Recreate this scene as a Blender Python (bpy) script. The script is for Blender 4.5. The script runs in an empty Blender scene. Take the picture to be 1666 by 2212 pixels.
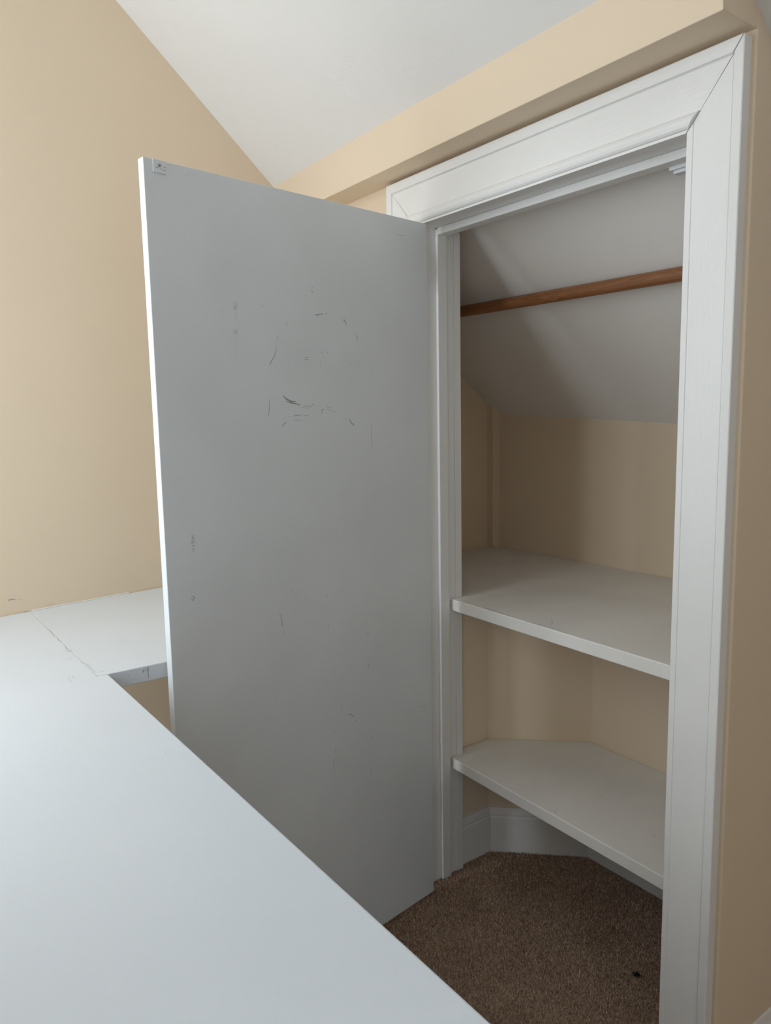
import bpy, bmesh, math, random
import numpy as np
from mathutils import Vector

scene = bpy.context.scene
COL = scene.collection
# ---------------------------------------------------------------- camera
cam = bpy.data.cameras.new('camera')
cam.sensor_fit = 'HORIZONTAL'
cam.sensor_width = 36.0
cam.lens = 36.0 * 1620.865 / 1666.0
cam.clip_start = 0.02
camo = bpy.data.objects.new('camera', cam)
COL.objects.link(camo)
camo.location = (1.43626, -1.13929, 1.23819)
camo.rotation_euler = (1.441454, 0.018368, 0.940075)
scene.camera = camo
# ---------------------------------------------------------------- world, daylight, exposure
world = bpy.data.worlds.new('world')
scene.world = world
world.use_nodes = True
bg = world.node_tree.nodes['Background']
bg.inputs[0].default_value = (0.72, 0.86, 1.0, 1)
bg.inputs[1].default_value = 1.0
WX0, WX1, WZ0, WZ1, WY = -0.24, 0.46, 0.84, 2.32, -1.62     # window opening in the rear wall
sun = bpy.data.lights.new('window_daylight', 'AREA')
sun.shape = 'RECTANGLE'
sun.size = WX1 - WX0
sun.size_y = WZ1 - WZ0
sun.energy = 18.0
sun.color = (0.84, 0.925, 1.0)
suno = bpy.data.objects.new('window_daylight', sun)
COL.objects.link(suno)
suno.location = ((WX0 + WX1) / 2, WY - 0.12, (WZ0 + WZ1) / 2)
suno.rotation_euler = (math.radians(90), 0, 0)
VY0, VY1, VZ0, VZ1, XE = -1.55, -0.70, 0.10, 1.95, 3.0      # unseen side wall opening, added with its lamp as fill light
side_fill = bpy.data.lights.new('side_fill_light', 'AREA')
side_fill.shape = 'RECTANGLE'
side_fill.size = VZ1 - VZ0
side_fill.size_y = VY1 - VY0
side_fill.energy = 5.2
side_fill.color = (0.86, 0.94, 1.0)
side_fill_o = bpy.data.objects.new('side_fill_light', side_fill)
COL.objects.link(side_fill_o)
side_fill_o.location = (XE + 0.14, (VY0 + VY1) / 2, (VZ0 + VZ1) / 2)
side_fill_o.rotation_euler = (0, math.radians(90), 0)
UX0, UX1, UZ0, UZ1 = 1.25, 1.95, 0.95, 2.05                  # unseen rear wall opening, added with its lamp to fill the closet
rear_fill = bpy.data.lights.new('rear_fill_light', 'AREA')
rear_fill.shape = 'RECTANGLE'
rear_fill.size = UX1 - UX0
rear_fill.size_y = UZ1 - UZ0
rear_fill.energy = 3.8
rear_fill.color = (0.84, 0.925, 1.0)
rear_fill_o = bpy.data.objects.new('rear_fill_light', rear_fill)
COL.objects.link(rear_fill_o)
rear_fill_o.location = ((UX0 + UX1) / 2, WY - 0.12, (UZ0 + UZ1) / 2)
rear_fill_o.rotation_euler = (math.radians(90), 0, 0)
LX0, LX1, LZ0, LZ1 = -0.38, -0.02, 0.22, 0.70                # unseen opening under the desk, added with its lamp to light below the return
low_fill = bpy.data.lights.new('low_fill_light', 'AREA')
low_fill.shape = 'RECTANGLE'
low_fill.size = LX1 - LX0
low_fill.size_y = LZ1 - LZ0
low_fill.energy = 10.0
low_fill.color = (0.84, 0.925, 1.0)
low_fill_o = bpy.data.objects.new('low_fill_light', low_fill)
COL.objects.link(low_fill_o)
low_fill_o.location = ((LX0 + LX1) / 2, WY - 0.12, (LZ0 + LZ1) / 2)
low_fill_o.rotation_euler = (math.radians(90), 0, 0)
vs = scene.view_settings
vs.view_transform = 'Standard'
vs.look = 'None'
vs.gamma = 1.0
vs.use_curve_mapping = False
vs.exposure = 0.03

# ---------------------------------------------------------------- materials
def new_mat(name):
    m = bpy.data.materials.new(name)
    m.use_nodes = True
    nt = m.node_tree
    return m, nt, nt.nodes['Principled BSDF']

def paint(name, color, rough=0.5, mottle=0.04, scale=3.0, bump=0.05, bscale=90.0, stretch=(1, 1, 1), spec=0.4):
    """painted surface: faint mottling of the colour, brush or roller relief"""
    m, nt, p = new_mat(name)
    N, L = nt.nodes, nt.links
    tc = N.new('ShaderNodeTexCoord')
    n1 = N.new('ShaderNodeTexNoise'); n1.inputs['Scale'].default_value = scale; n1.inputs['Detail'].default_value = 4
    L.new(tc.outputs['Object'], n1.inputs['Vector'])
    r = N.new('ShaderNodeValToRGB')
    r.color_ramp.elements[0].position = 0.3; r.color_ramp.elements[1].position = 0.7
    r.color_ramp.elements[0].color = tuple(c * (1 - mottle) for c in color) + (1,)
    r.color_ramp.elements[1].color = tuple(min(1, c * (1 + mottle * 0.5)) for c in color) + (1,)
    L.new(n1.outputs['Fac'], r.inputs['Fac'])
    L.new(r.outputs['Color'], p.inputs['Base Color'])
    mp = N.new('ShaderNodeMapping'); mp.inputs['Scale'].default_value = stretch
    L.new(tc.outputs['Object'], mp.inputs['Vector'])
    n2 = N.new('ShaderNodeTexNoise'); n2.inputs['Scale'].default_value = bscale; n2.inputs['Detail'].default_value = 3
    L.new(mp.outputs['Vector'], n2.inputs['Vector'])
    b = N.new('ShaderNodeBump'); b.inputs['Strength'].default_value = bump; b.inputs['Distance'].default_value = 0.004
    L.new(n2.outputs['Fac'], b.inputs['Height'])
    L.new(b.outputs['Normal'], p.inputs['Normal'])
    p.inputs['Roughness'].default_value = rough
    p.inputs['Specular IOR Level'].default_value = spec
    return m

def plain(name, color, rough=0.6, metal=0.0):
    m, nt, p = new_mat(name)
    N, L = nt.nodes, nt.links
    n1 = N.new('ShaderNodeTexNoise'); n1.inputs['Scale'].default_value = 60
    r = N.new('ShaderNodeValToRGB')
    r.color_ramp.elements[0].color = tuple(c * 0.85 for c in color) + (1,)
    r.color_ramp.elements[1].color = tuple(min(1, c * 1.1) for c in color) + (1,)
    L.new(n1.outputs['Fac'], r.inputs['Fac']); L.new(r.outputs['Color'], p.inputs['Base Color'])
    p.inputs['Roughness'].default_value = rough; p.inputs['Metallic'].default_value = metal
    return m

CREAM = (0.765, 0.62, 0.455)
WHITE = (0.80, 0.78, 0.745)
M = {}
M['cream'] = paint('cream_wall_paint', CREAM, 0.75, 0.03, 2.0, 0.035, 120, spec=0.25)
M['ceiling'] = paint('white_ceiling_paint', (0.77, 0.745, 0.71), 0.8, 0.03, 1.6, 0.12, 110, spec=0.2)
M['closet_ceiling'] = paint('off_white_closet_paint', (0.80, 0.75, 0.69), 0.75, 0.03, 1.6, 0.12, 110, spec=0.2)
M['trim'] = paint('white_trim_gloss', WHITE, 0.38, 0.03, 5.0, 0.12, 60, (6, 6, 0.5))
M['trim_h'] = paint('white_trim_gloss_level', WHITE, 0.38, 0.03, 5.0, 0.12, 60, (0.5, 6, 6))
M['door'] = paint('white_door_paint', (0.755, 0.785, 0.795), 0.42, 0.06, 4.0, 0.06, 70, (2, 2, 1))
M['shelf'] = paint('white_shelf_paint', (0.79, 0.75, 0.69), 0.45, 0.06, 6.0, 0.08, 60, (1, 3, 3))
M['desk'] = paint('white_desk_paint', (0.75, 0.795, 0.835), 0.36, 0.03, 3.0, 0.05, 50, (1, 3, 3))
M['chip'] = plain('worn_paint_dark', (0.16, 0.135, 0.11))
M['chip_light'] = plain('worn_paint_light', (0.86, 0.85, 0.82))
M['scuff'] = plain('worn_paint_grey', (0.34, 0.33, 0.31))
M['crack'] = plain('paint_crack_grey', (0.42, 0.41, 0.40))
M['caulk'] = plain('pale_caulk', (0.86, 0.83, 0.78), 0.6)
M['lint'] = plain('black_lint', (0.006, 0.005, 0.005), 0.95)
M['steel'] = plain('painted_steel', (0.70, 0.71, 0.71), 0.42, 0.0)

def carpet_mat(name, pile):
    m, nt, p = new_mat(name)
    N, L = nt.nodes, nt.links
    tc = N.new('ShaderNodeTexCoord')
    big = N.new('ShaderNodeTexNoise'); big.inputs['Scale'].default_value = 7; big.inputs['Detail'].default_value = 3
    L.new(tc.outputs['Object'], big.inputs['Vector'])
    fine = N.new('ShaderNodeTexNoise'); fine.inputs['Scale'].default_value = 420; fine.inputs['Detail'].default_value = 2
    L.new(tc.outputs['Object'], fine.inputs['Vector'])
    mix = N.new('ShaderNodeMath'); mix.operation = 'MULTIPLY_ADD'; mix.inputs[1].default_value = 0.35
    if pile:
        g = N.new('ShaderNodeNewGeometry')
        L.new(big.outputs['Fac'], mix.inputs[0]); L.new(g.outputs['Random Per Island'], mix.inputs[2])
    else:
        L.new(big.outputs['Fac'], mix.inputs[0]); L.new(fine.outputs['Fac'], mix.inputs[2])
    r = N.new('ShaderNodeValToRGB')
    e = r.color_ramp.elements
    e[0].position = 0.15; e[0].color = (0.16, 0.10, 0.068, 1)
    e[1].position = 1.15 if False else 1.0; e[1].color = (0.76, 0.55, 0.41, 1)
    if not pile:
        e[0].color = (0.14, 0.09, 0.062, 1); e[1].color = (0.50, 0.36, 0.265, 1)
    k = e.new(0.6); k.color = (0.43, 0.295, 0.205, 1) if pile else (0.31, 0.212, 0.148, 1)
    L.new(mix.outputs[0], r.inputs['Fac']); L.new(r.outputs['Color'], p.inputs['Base Color'])
    p.inputs['Roughness'].default_value = 0.95
    p.inputs['Specular IOR Level'].default_value = 0.1
    return m
M['carpet'] = carpet_mat('brown_carpet', False)
M['pile'] = carpet_mat('brown_carpet_fibre', True)

def wood_mat():
    m, nt, p = new_mat('varnished_pine')
    N, L = nt.nodes, nt.links
    tc = N.new('ShaderNodeTexCoord')
    mp = N.new('ShaderNodeMapping'); mp.inputs['Scale'].default_value = (1.6, 26, 26)
    L.new(tc.outputs['Object'], mp.inputs['Vector'])
    n1 = N.new('ShaderNodeTexNoise'); n1.inputs['Scale'].default_value = 2.2; n1.inputs['Detail'].default_value = 5; n1.inputs['Distortion'].default_value = 0.6
    L.new(mp.outputs['Vector'], n1.inputs['Vector'])
    w = N.new('ShaderNodeMath'); w.operation = 'MULTIPLY'; w.inputs[1].default_value = 9.0
    L.new(n1.outputs['Fac'], w.inputs[0])
    f = N.new('ShaderNodeMath'); f.operation = 'FRACT'; L.new(w.outputs[0], f.inputs[0])
    r = N.new('ShaderNodeValToRGB')
    r.color_ramp.elements[0].color = (0.30, 0.125, 0.045, 1)
    r.color_ramp.elements[1].color = (0.40, 0.185, 0.070, 1)
    k = r.color_ramp.elements.new(0.93); k.color = (0.21, 0.08, 0.028, 1)
    L.new(f.outputs[0], r.inputs['Fac']); L.new(r.outputs['Color'], p.inputs['Base Color'])
    p.inputs['Roughness'].default_value = 0.4
    return m
M['wood'] = wood_mat()

def glass_mat():
    m = bpy.data.materials.new('window_glass'); m.use_nodes = True
    nt = m.node_tree; N, L = nt.nodes, nt.links
    N.remove(N['Principled BSDF'])
    t = N.new('ShaderNodeBsdfTransparent'); g = N.new('ShaderNodeBsdfGlossy'); g.inputs['Roughness'].default_value = 0.02
    x = N.new('ShaderNodeMixShader'); x.inputs[0].default_value = 0.05
    L.new(t.outputs[0], x.inputs[1]); L.new(g.outputs[0], x.inputs[2]); L.new(x.outputs[0], N['Material Output'].inputs[0])
    return m
M['glass'] = glass_mat()

# ---------------------------------------------------------------- mesh helpers
class MB:
    """collects solids in world coordinates, then becomes one mesh object"""
    def __init__(self):
        self.v = []; self.f = []
    def add(self, vs_, fs_):
        o = len(self.v); self.v += [tuple(map(float, q)) for q in vs_]; self.f += [[i + o for i in f] for f in fs_]
        return self
    def box(self, x0, x1, y0, y1, z0, z1):
        return self.add([(x0, y0, z0), (x1, y0, z0), (x1, y1, z0), (x0, y1, z0), (x0, y0, z1), (x1, y0, z1), (x1, y1, z1), (x0, y1, z1)],
                        [(0, 3, 2, 1), (4, 5, 6, 7), (0, 1, 5, 4), (1, 2, 6, 5), (2, 3, 7, 6), (3, 0, 4, 7)])
    def prism(self, poly, z0, z1):
        """plan polygon (counter-clockwise) extruded; z may be a function of x, y"""
        n = len(poly)
        g0 = z0 if callable(z0) else (lambda x, y: z0)
        g1 = z1 if callable(z1) else (lambda x, y: z1)
        vs_ = [(x, y, g0(x, y)) for x, y in poly] + [(x, y, g1(x, y)) for x, y in poly]
        fs_ = [tuple(range(n))[::-1], tuple(range(n, 2 * n))] + [(i, (i + 1) % n, n + (i + 1) % n, n + i) for i in range(n)]
        return self.add(vs_, fs_)
    def obox(self, o, ax, ay, az, x0, x1, y0, y1, z0, z1):
        o, ax, ay, az = map(Vector, (o, ax, ay, az))
        c = [(x0, y0, z0), (x1, y0, z0), (x1, y1, z0), (x0, y1, z0), (x0, y0, z1), (x1, y0, z1), (x1, y1, z1), (x0, y1, z1)]
        return self.add([o + ax * a + ay * b + az * d for a, b, d in c],
                        [(0, 3, 2, 1), (4, 5, 6, 7), (0, 1, 5, 4), (1, 2, 6, 5), (2, 3, 7, 6), (3, 0, 4, 7)])
    def loft(self, ringA, ringB):
        n = len(ringA)
        return self.add(list(ringA) + list(ringB), [tuple(range(n))[::-1], tuple(range(n, 2 * n))] + [(i, (i + 1) % n, n + (i + 1) % n, n + i) for i in range(n)])
    def tube(self, a, b, r, seg=24):
        a, b = Vector(a), Vector(b); d = (b - a).normalized()
        u = d.orthogonal().normalized(); w = d.cross(u)
        ra = [a + (u * math.cos(t) + w * math.sin(t)) * r for t in [2 * math.pi * i / seg for i in range(seg)]]
        rb = [q + (b - a) for q in ra]
        return self.loft(ra, rb)
    def build(self, name, mat, parent=None, loc=(0, 0, 0), bevel=0.0, smooth=False, kind=None, label=None, seg=2):
        L = Vector(parent.location) if parent is not None else Vector(loc)
        if parent is not None and parent.parent is not None:
            L = L + Vector(parent.parent.location)
        me = bpy.data.meshes.new(name)
        me.from_pydata([tuple(Vector(q) - L) for q in self.v], [], self.f)
        bm = bmesh.new(); bm.from_mesh(me)
        bmesh.ops.recalc_face_normals(bm, faces=bm.faces)
        bm.to_mesh(me); bm.free()
        me.update()
        me.materials.append(mat)
        if smooth:
            for p in me.polygons: p.use_smooth = True
        o = bpy.data.objects.new(name, me)
        COL.objects.link(o)
        if parent is not None: o.parent = parent
        else: o.location = L
        if bevel:
            b = o.modifiers.new('bevel', 'BEVEL'); b.width = bevel; b.segments = seg; b.limit_method = 'ANGLE'; b.angle_limit = math.radians(40)
            b.harden_normals = False
        if kind: o['kind'] = kind
        if label: o['label'] = label
        return o

def empty(name, loc=(0, 0, 0)):
    o = bpy.data.objects.new(name, None); COL.objects.link(o); o.location = loc
    o.empty_display_size = 0.05
    return o

def tag(o, label, cat=None, kind=None, group=None):
    o['label'] = label
    if cat: o['category'] = cat
    if kind: o['kind'] = kind
    if group: o['group'] = group
    return o

def strokes(items, to3d, normal, px=0.0011):
    """thin raised flakes / scratches: each stroke a narrow ribbon standing a hair above the surface; returns (dark, light)"""
    rng = random.Random(5)
    out = (MB(), MB())
    n = Vector(normal)
    for w, tone, pts in items:
        P = [Vector(to3d(*q)) for q in pts]
        mb = out[tone]
        hw = w * px * 0.5
        L_, R_ = [], []
        for i, q in enumerate(P):
            d = (P[min(i + 1, len(P) - 1)] - P[max(i - 1, 0)])
            if d.length < 1e-6: d = Vector((0, 0, 1)) if abs(n.z) < 0.5 else Vector((1, 0, 0))
            s = n.cross(d.normalized())
            taper = 0.55 if i in (0, len(P) - 1) else 1.0
            k = hw * taper * rng.uniform(0.8, 1.2)
            L_.append(q + s * k + n * 0.0003); R_.append(q - s * k + n * 0.0003)
        o = len(mb.v)
        mb.v += [tuple(q) for q in L_] + [tuple(q) for q in R_]
        m_ = len(P)
        for i in range(m_ - 1): mb.f.append([o + i, o + i + 1, o + m_ + i + 1, o + m_ + i])
    return out

# wear: (width, tone, polyline in the surface's own metres)
DOOR_MARKS = [(2,0,[(0.4258,1.2792),(0.4184,1.2727),(0.4076,1.2683),(0.3938,1.2665)]),
(2.25,0,[(0.4173,1.2683),(0.4078,1.2652),(0.394,1.2625),(0.3828,1.2602)]),
(1.25,0,[(0.3721,1.2586),(0.3543,1.2563)]),
(1.75,0,[(0.3541,1.2615),(0.3489,1.2601)]),
(0.88,0,[(0.3816,1.2553),(0.3617,1.2534)]),
(1.5,0,[(0.3284,1.2424),(0.3269,1.2499),(0.3205,1.2522)]),
(1.25,0,[(0.3144,1.2572),(0.3024,1.2536)]),
(1.12,0,[(0.313,1.2521),(0.3017,1.2474)]),
(2.25,0,[(0.295,1.2466),(0.2914,1.245)]),
(1.25,0,[(0.4012,1.2382),(0.3921,1.2398),(0.378,1.2401)]),
(1.38,0,[(0.3737,1.2391),(0.3643,1.2381)]),
(1.12,0,[(0.401,1.2289),(0.3835,1.2301)]),
(1.38,0,[(0.4312,1.2174),(0.4247,1.2238),(0.4182,1.227)]),
(1.5,0,[(0.4131,1.2368),(0.4103,1.2379)]),
(2.12,0,[(0.2525,1.2303),(0.2473,1.2224),(0.2379,1.2155)]),
(1.12,1,[(0.2502,1.2303),(0.2425,1.2235),(0.2362,1.2162)]),
(1.12,0,[(0.2262,1.4111),(0.2249,1.403),(0.2232,1.3949)]),
(1.25,0,[(0.4376,1.374),(0.4398,1.3611),(0.4445,1.3524),(0.4515,1.3437),(0.4552,1.3367)]),
(1,0,[(0.4325,1.393),(0.4355,1.3852)]),
(1,0,[(0.4592,1.273),(0.4593,1.2602),(0.4613,1.2451),(0.463,1.237)]),
(0.75,0,[(0.1876,1.2212),(0.1866,1.1979),(0.1882,1.1636)]),
(1.62,0,[(0.3428,1.4964),(0.3426,1.4936)]),
(1.88,0,[(0.3429,1.4872),(0.3427,1.484)]),
(2,0,[(0.4125,1.4214),(0.4094,1.4173)]),
(1.88,0,[(0.4691,1.4475),(0.4671,1.4473)]),
(1.5,0,[(0.4643,1.4479),(0.4627,1.4485)]),
(1.88,0,[(0.3389,1.4419),(0.3296,1.442),(0.3251,1.4441)]),
(1.88,0,[(0.3231,1.4443),(0.3178,1.444)]),
(1.25,0,[(0.3118,1.4456),(0.3044,1.4461)]),
(2.25,0,[(0.2613,1.4372),(0.2561,1.4339)]),
(2,0,[(0.2592,1.4343),(0.2515,1.4314)]),
(1.75,0,[(0.2562,1.43),(0.251,1.4273)]),
(1.12,1,[(0.2582,1.4378),(0.253,1.4348)]),
(1.62,0,[(0.3242,1.3687),(0.3217,1.3648)]),
(1.38,0,[(0.3266,1.352),(0.3274,1.3468)]),
(1.38,0,[(0.3275,1.343),(0.328,1.3389)]),
(1.12,0,[(0.3111,1.3689),(0.3064,1.3668)]),
(1.12,0,[(0.3682,1.3536),(0.3647,1.3559),(0.359,1.3553)]),
(1.25,0,[(0.3683,1.3509),(0.362,1.3512),(0.3585,1.3544)]),
(2,1,[(0.3671,1.3528),(0.3605,1.3543)]),
(1.75,0,[(0.408,1.3373),(0.4069,1.3365)]),
(1.25,0,[(0.3961,1.3443),(0.3956,1.3434)]),
(1.5,0,[(0.2474,1.3465),(0.2436,1.3447)]),
(1.25,0,[(0.2208,1.3379),(0.2168,1.3404)]),
(1.25,0,[(0.5589,1.4321),(0.5574,1.4294)]),
(1.5,0,[(0.3641,1.5233),(0.363,1.5226)]),
(1.5,0,[(0.2931,1.3175),(0.2919,1.3166)]),
(1.38,0,[(0.3245,1.3925),(0.3236,1.3912)]),
(1.38,0,[(0.6483,0.9137),(0.6434,0.9097),(0.6471,0.9047),(0.6503,0.9094)]),
(2,1,[(0.6502,0.9109),(0.6453,0.9069)]),
(1.5,0,[(0.6424,0.9202),(0.6418,0.9191)]),
(1,0,[(0.4225,0.8861),(0.421,0.8816)]),
(1.25,0,[(0.4073,0.8686),(0.4057,0.8669)]),
(1.38,0,[(0.3859,0.8597),(0.3815,0.8588)]),
(1.5,0,[(0.3314,0.855),(0.3245,0.8533)]),
(0.88,0,[(0.455,0.8626),(0.4547,0.859)]),
(1.12,0,[(0.4534,0.8432),(0.4502,0.8303),(0.4478,0.8176),(0.4465,0.8096)]),
(1.38,0,[(0.4456,0.8031),(0.4454,0.7968)]),
(1.12,0,[(0.3282,0.793),(0.3257,0.7825)]),
(2.12,0,[(0.2119,0.7489),(0.2111,0.7394)]),
(1.5,0,[(0.2127,0.7194),(0.2118,0.7176)]),
(1.88,0,[(0.2109,0.675),(0.2112,0.6637)]),
(1.5,0,[(0.2124,0.6232),(0.2119,0.6215)]),
(1.88,0,[(0.2143,0.5959),(0.2133,0.594)]),
(1.5,0,[(0.2973,0.6026),(0.2971,0.5933)]),
(1.75,0,[(0.256,0.5894),(0.2541,0.5868)]),
(1.62,0,[(0.2766,0.574),(0.2667,0.5702),(0.2609,0.5625)]),
(1.88,0,[(0.2537,0.5524),(0.2507,0.5495)]),
(1,0,[(0.2709,0.5949),(0.2675,0.5931)]),
(0.88,0,[(0.3157,0.5473),(0.3149,0.5413)]),
(0.88,0,[(0.3145,0.5121),(0.3176,0.4937)]),
(1.12,0,[(0.3208,0.4851),(0.3244,0.4649)]),
(0.88,0,[(0.3236,0.4588),(0.3248,0.4534)]),
(2.75,1,[(0.3079,0.463),(0.2989,0.4684)]),
(0.88,0,[(0.3089,0.4641),(0.2999,0.4696)]),
(2.12,0,[(0.2102,0.4991),(0.2072,0.4957)]),
(1.38,0,[(0.2061,0.4937),(0.2046,0.4908)]),
(1.38,0,[(0.2075,0.4824),(0.2087,0.4775)]),
(1.38,0,[(0.2528,0.4978),(0.2514,0.4958)]),
(1.38,0,[(0.241,0.4811),(0.239,0.4788)]),
(1.5,0,[(0.2093,0.4214),(0.2128,0.4104)]),
(1.12,0,[(0.2216,0.3989),(0.2211,0.3963)]),
(1.25,0,[(0.045,0.5238),(0.036,0.5228)]),
(1.12,0,[(0.033,0.5202),(0.0222,0.517)]),
(1.25,0,[(0.4051,0.6282),(0.4038,0.6271)]),
(1.62,1,[(0.1535,0.7822),(0.1514,0.7806)]),
(1.88,0,[(0.5552,1.6714),(0.5533,1.671)]),
(1.25,0,[(0.0972,1.6336),(0.0796,1.6342)]),
(1.25,0,[(0.3453,1.4912),(0.3444,1.485)]),
(0.9,0,[(0.6407,1.0072),(0.6413,1.0057)]),
(0.92,0,[(0.6434,1.0111),(0.644,1.0106)]),
(1.43,0,[(0.6431,1.0137),(0.6435,1.0126)]),
(1.07,0,[(0.6424,0.996),(0.6433,0.995)]),
(1.56,0,[(0.6404,1.0123),(0.6399,1.0115)]),
(1.41,0,[(0.6439,1.0103),(0.6422,1.0099)]),
(1,0,[(0.6387,1.0063),(0.6402,1.0062)]),
(1.01,0,[(0.6423,0.9994),(0.6434,0.9984)]),
(1.18,0,[(0.6419,1.0254),(0.6433,1.0248)]),
(1.15,0,[(0.6373,1.0222),(0.638,1.0219)]),
(1.54,0,[(0.6393,1.0026),(0.6384,1.0013)]),
(0.99,0,[(0.6424,1.0159),(0.6429,1.0149)]),
(1.58,0,[(0.6402,1.0194),(0.6406,1.018)]),
(1.34,0,[(0.6391,1.0183),(0.6399,1.0183)]),
(0.87,0,[(0.6372,1.0143),(0.6386,1.0135)]),
(1.53,0,[(0.6386,1.0066),(0.638,1.0061)]),
(1.62,0,[(0.6413,1.0065),(0.6425,1.0061)]),
(0.87,0,[(0.6406,0.9981),(0.6414,0.9972)]),
(1.38,0,[(0.6435,1.0022),(0.6443,1.0011)]),
(0.93,0,[(0.6432,1.0167),(0.6432,1.0159)]),
(0.84,0,[(0.6433,1.0152),(0.6428,1.0137)]),
(1.14,0,[(0.6404,1.0002),(0.6399,0.9987)]),
(1.22,0,[(0.6443,1.0025),(0.6438,1.0016)]),
(1.44,0,[(0.6417,1.0139),(0.6422,1.0122)]),
(1.5,0,[(0.6375,1.0258),(0.639,1.0252)]),
(1.3,0,[(0.6427,1.0115),(0.642,1.0107)]),
(1.19,0,[(0.6419,1.0189),(0.6406,1.0183)]),
(1.25,0,[(0.6407,1.0225),(0.6401,1.0221)]),
(1.59,0,[(0.6414,1.0217),(0.6406,1.021)]),
(1.01,0,[(0.6397,1.0053),(0.6392,1.0045)]),
(1.38,0,[(0.6374,1.0167),(0.6373,1.016)]),
(1.55,0,[(0.6366,1.0118),(0.6367,1.0111)]),
(1.6,0,[(0.6413,1.0144),(0.6419,1.014)]),
(1.52,0,[(0.6375,1.0111),(0.6374,1.0105)]),
(1.41,0,[(0.6411,1.0196),(0.6404,1.0187)]),
(1.47,0,[(0.6426,1.0056),(0.6426,1.004)]),
(1.29,0,[(0.6395,1.0016),(0.6407,1.0014)]),
(1.39,0,[(0.6364,1.0115),(0.6372,1.011)]),
(1.28,0,[(0.6416,1.0233),(0.6427,1.022)]),
(1.33,0,[(0.6415,1.0235),(0.6421,1.0227)]),
(1.53,0,[(0.6444,1.0108),(0.6445,1.0103)]),
(1.42,0,[(0.642,1.0231),(0.6416,1.0221)]),
(0.94,0,[(0.6396,1.0157),(0.6414,1.0157)]),
(1.14,0,[(0.6392,1.0157),(0.6385,1.0148)]),
(1.42,0,[(0.6394,1.0002),(0.6401,0.9993)]),
(1.29,0,[(0.6403,1.0139),(0.6401,1.0128)]),
(0.96,0,[(0.6385,1.0179),(0.6387,1.0171)]),
(1.34,0,[(0.6374,1.0196),(0.6357,1.0187)]),
(1.43,0,[(0.6402,0.9967),(0.641,0.996)]),
(1.36,0,[(0.6419,1.0212),(0.6413,1.0198)]),
(1.18,0,[(0.6409,1.0246),(0.6403,1.0234)]),
(1.53,0,[(0.6399,0.9969),(0.6391,0.9967)]),
(1.32,0,[(0.6412,0.9953),(0.6404,0.9946)]),
(1.21,0,[(0.6387,1.0228),(0.6395,1.0226)]),
(1.33,0,[(0.6385,1.0266),(0.6386,1.0248)]),
(1.57,0,[(0.6401,1.0002),(0.6414,1.0001)]),
(0.94,0,[(0.6408,1.0144),(0.6398,1.0139)]),
(1.25,0,[(0.6367,1.0156),(0.6363,1.0144)]),
(1.54,0,[(0.6398,1.0277),(0.6393,1.0273)]),
(1.43,0,[(0.6416,1.0224),(0.6424,1.0211)]),
(0.68,0,[(0.528,1.4372),(0.5289,1.4371)]),
(0.94,0,[(0.5251,1.4494),(0.5241,1.4494)]),
(0.76,0,[(0.5307,1.4425),(0.532,1.4422)]),
(1.17,0,[(0.524,1.4418),(0.523,1.4403)]),
(1.22,0,[(0.5283,1.4438),(0.5291,1.4424)]),
(1.24,0,[(0.5297,1.4417),(0.5281,1.4417)]),
(0.71,0,[(0.5283,1.438),(0.5288,1.4372)]),
(1.07,0,[(0.5291,1.4396),(0.5298,1.4389)]),
(0.76,0,[(0.529,1.4522),(0.5285,1.4515)]),
(0.91,0,[(0.5297,1.4466),(0.5287,1.4455)]),
(1.19,0,[(0.524,1.4464),(0.5233,1.4464)]),
(0.72,0,[(0.5311,1.4407),(0.5323,1.4397)]),
(0.86,0,[(0.5237,1.4467),(0.5236,1.4457)]),
(1.02,0,[(0.5275,1.4372),(0.5289,1.4367)]),
(0.82,0,[(0.5267,1.4365),(0.5248,1.436)]),
(1.21,0,[(0.5297,1.4364),(0.529,1.4363)]),
(0.93,0,[(0.5275,1.4435),(0.5292,1.4423)]),
(1.03,0,[(0.5266,1.4471),(0.5276,1.4456)]),
(0.73,0,[(0.5248,1.4452),(0.5234,1.445)]),
(0.87,0,[(0.5281,1.451),(0.5293,1.4499)]),
(1.24,0,[(0.5287,1.4383),(0.5279,1.4376)]),
(0.91,0,[(0.5278,1.4406),(0.5273,1.4392)]),
(1.01,0,[(0.5243,1.4499),(0.5234,1.4496)]),
(1.22,0,[(0.5304,1.438),(0.5312,1.4369)]),
(0.71,0,[(0.5293,1.4474),(0.5286,1.4474)]),
(0.98,0,[(0.5276,1.4471),(0.5277,1.4461)]),
(0.9,0,[(0.5262,1.4429),(0.527,1.4425)]),
(0.93,0,[(0.5287,1.4379),(0.5298,1.4366)]),
(1.06,0,[(0.5309,1.4397),(0.5314,1.4385)]),
(0.7,0,[(0.5238,1.447),(0.5236,1.4465)]),
(0.73,0,[(0.5269,1.4494),(0.5273,1.448)]),
(0.7,0,[(0.5309,1.4491),(0.5318,1.4484)]),
(1.01,0,[(0.5274,1.4479),(0.5268,1.4477)]),
(1.15,0,[(0.5311,1.4478),(0.5307,1.4474)]),
(0.87,0,[(0.5283,1.3652),(0.5279,1.3649)]),
(0.58,0,[(0.5283,1.3971),(0.5296,1.3956)]),
(0.84,0,[(0.5267,1.3656),(0.5258,1.3648)]),
(0.89,0,[(0.525,1.4406),(0.526,1.4399)]),
(0.77,0,[(0.5299,1.3981),(0.5291,1.398)]),
(0.79,0,[(0.5281,1.4008),(0.5285,1.4002)]),
(0.77,0,[(0.5323,1.3617),(0.532,1.3607)]),
(0.56,0,[(0.5265,1.3635),(0.5254,1.3634)]),
(0.63,0,[(0.5236,1.4107),(0.5215,1.4104)]),
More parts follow.
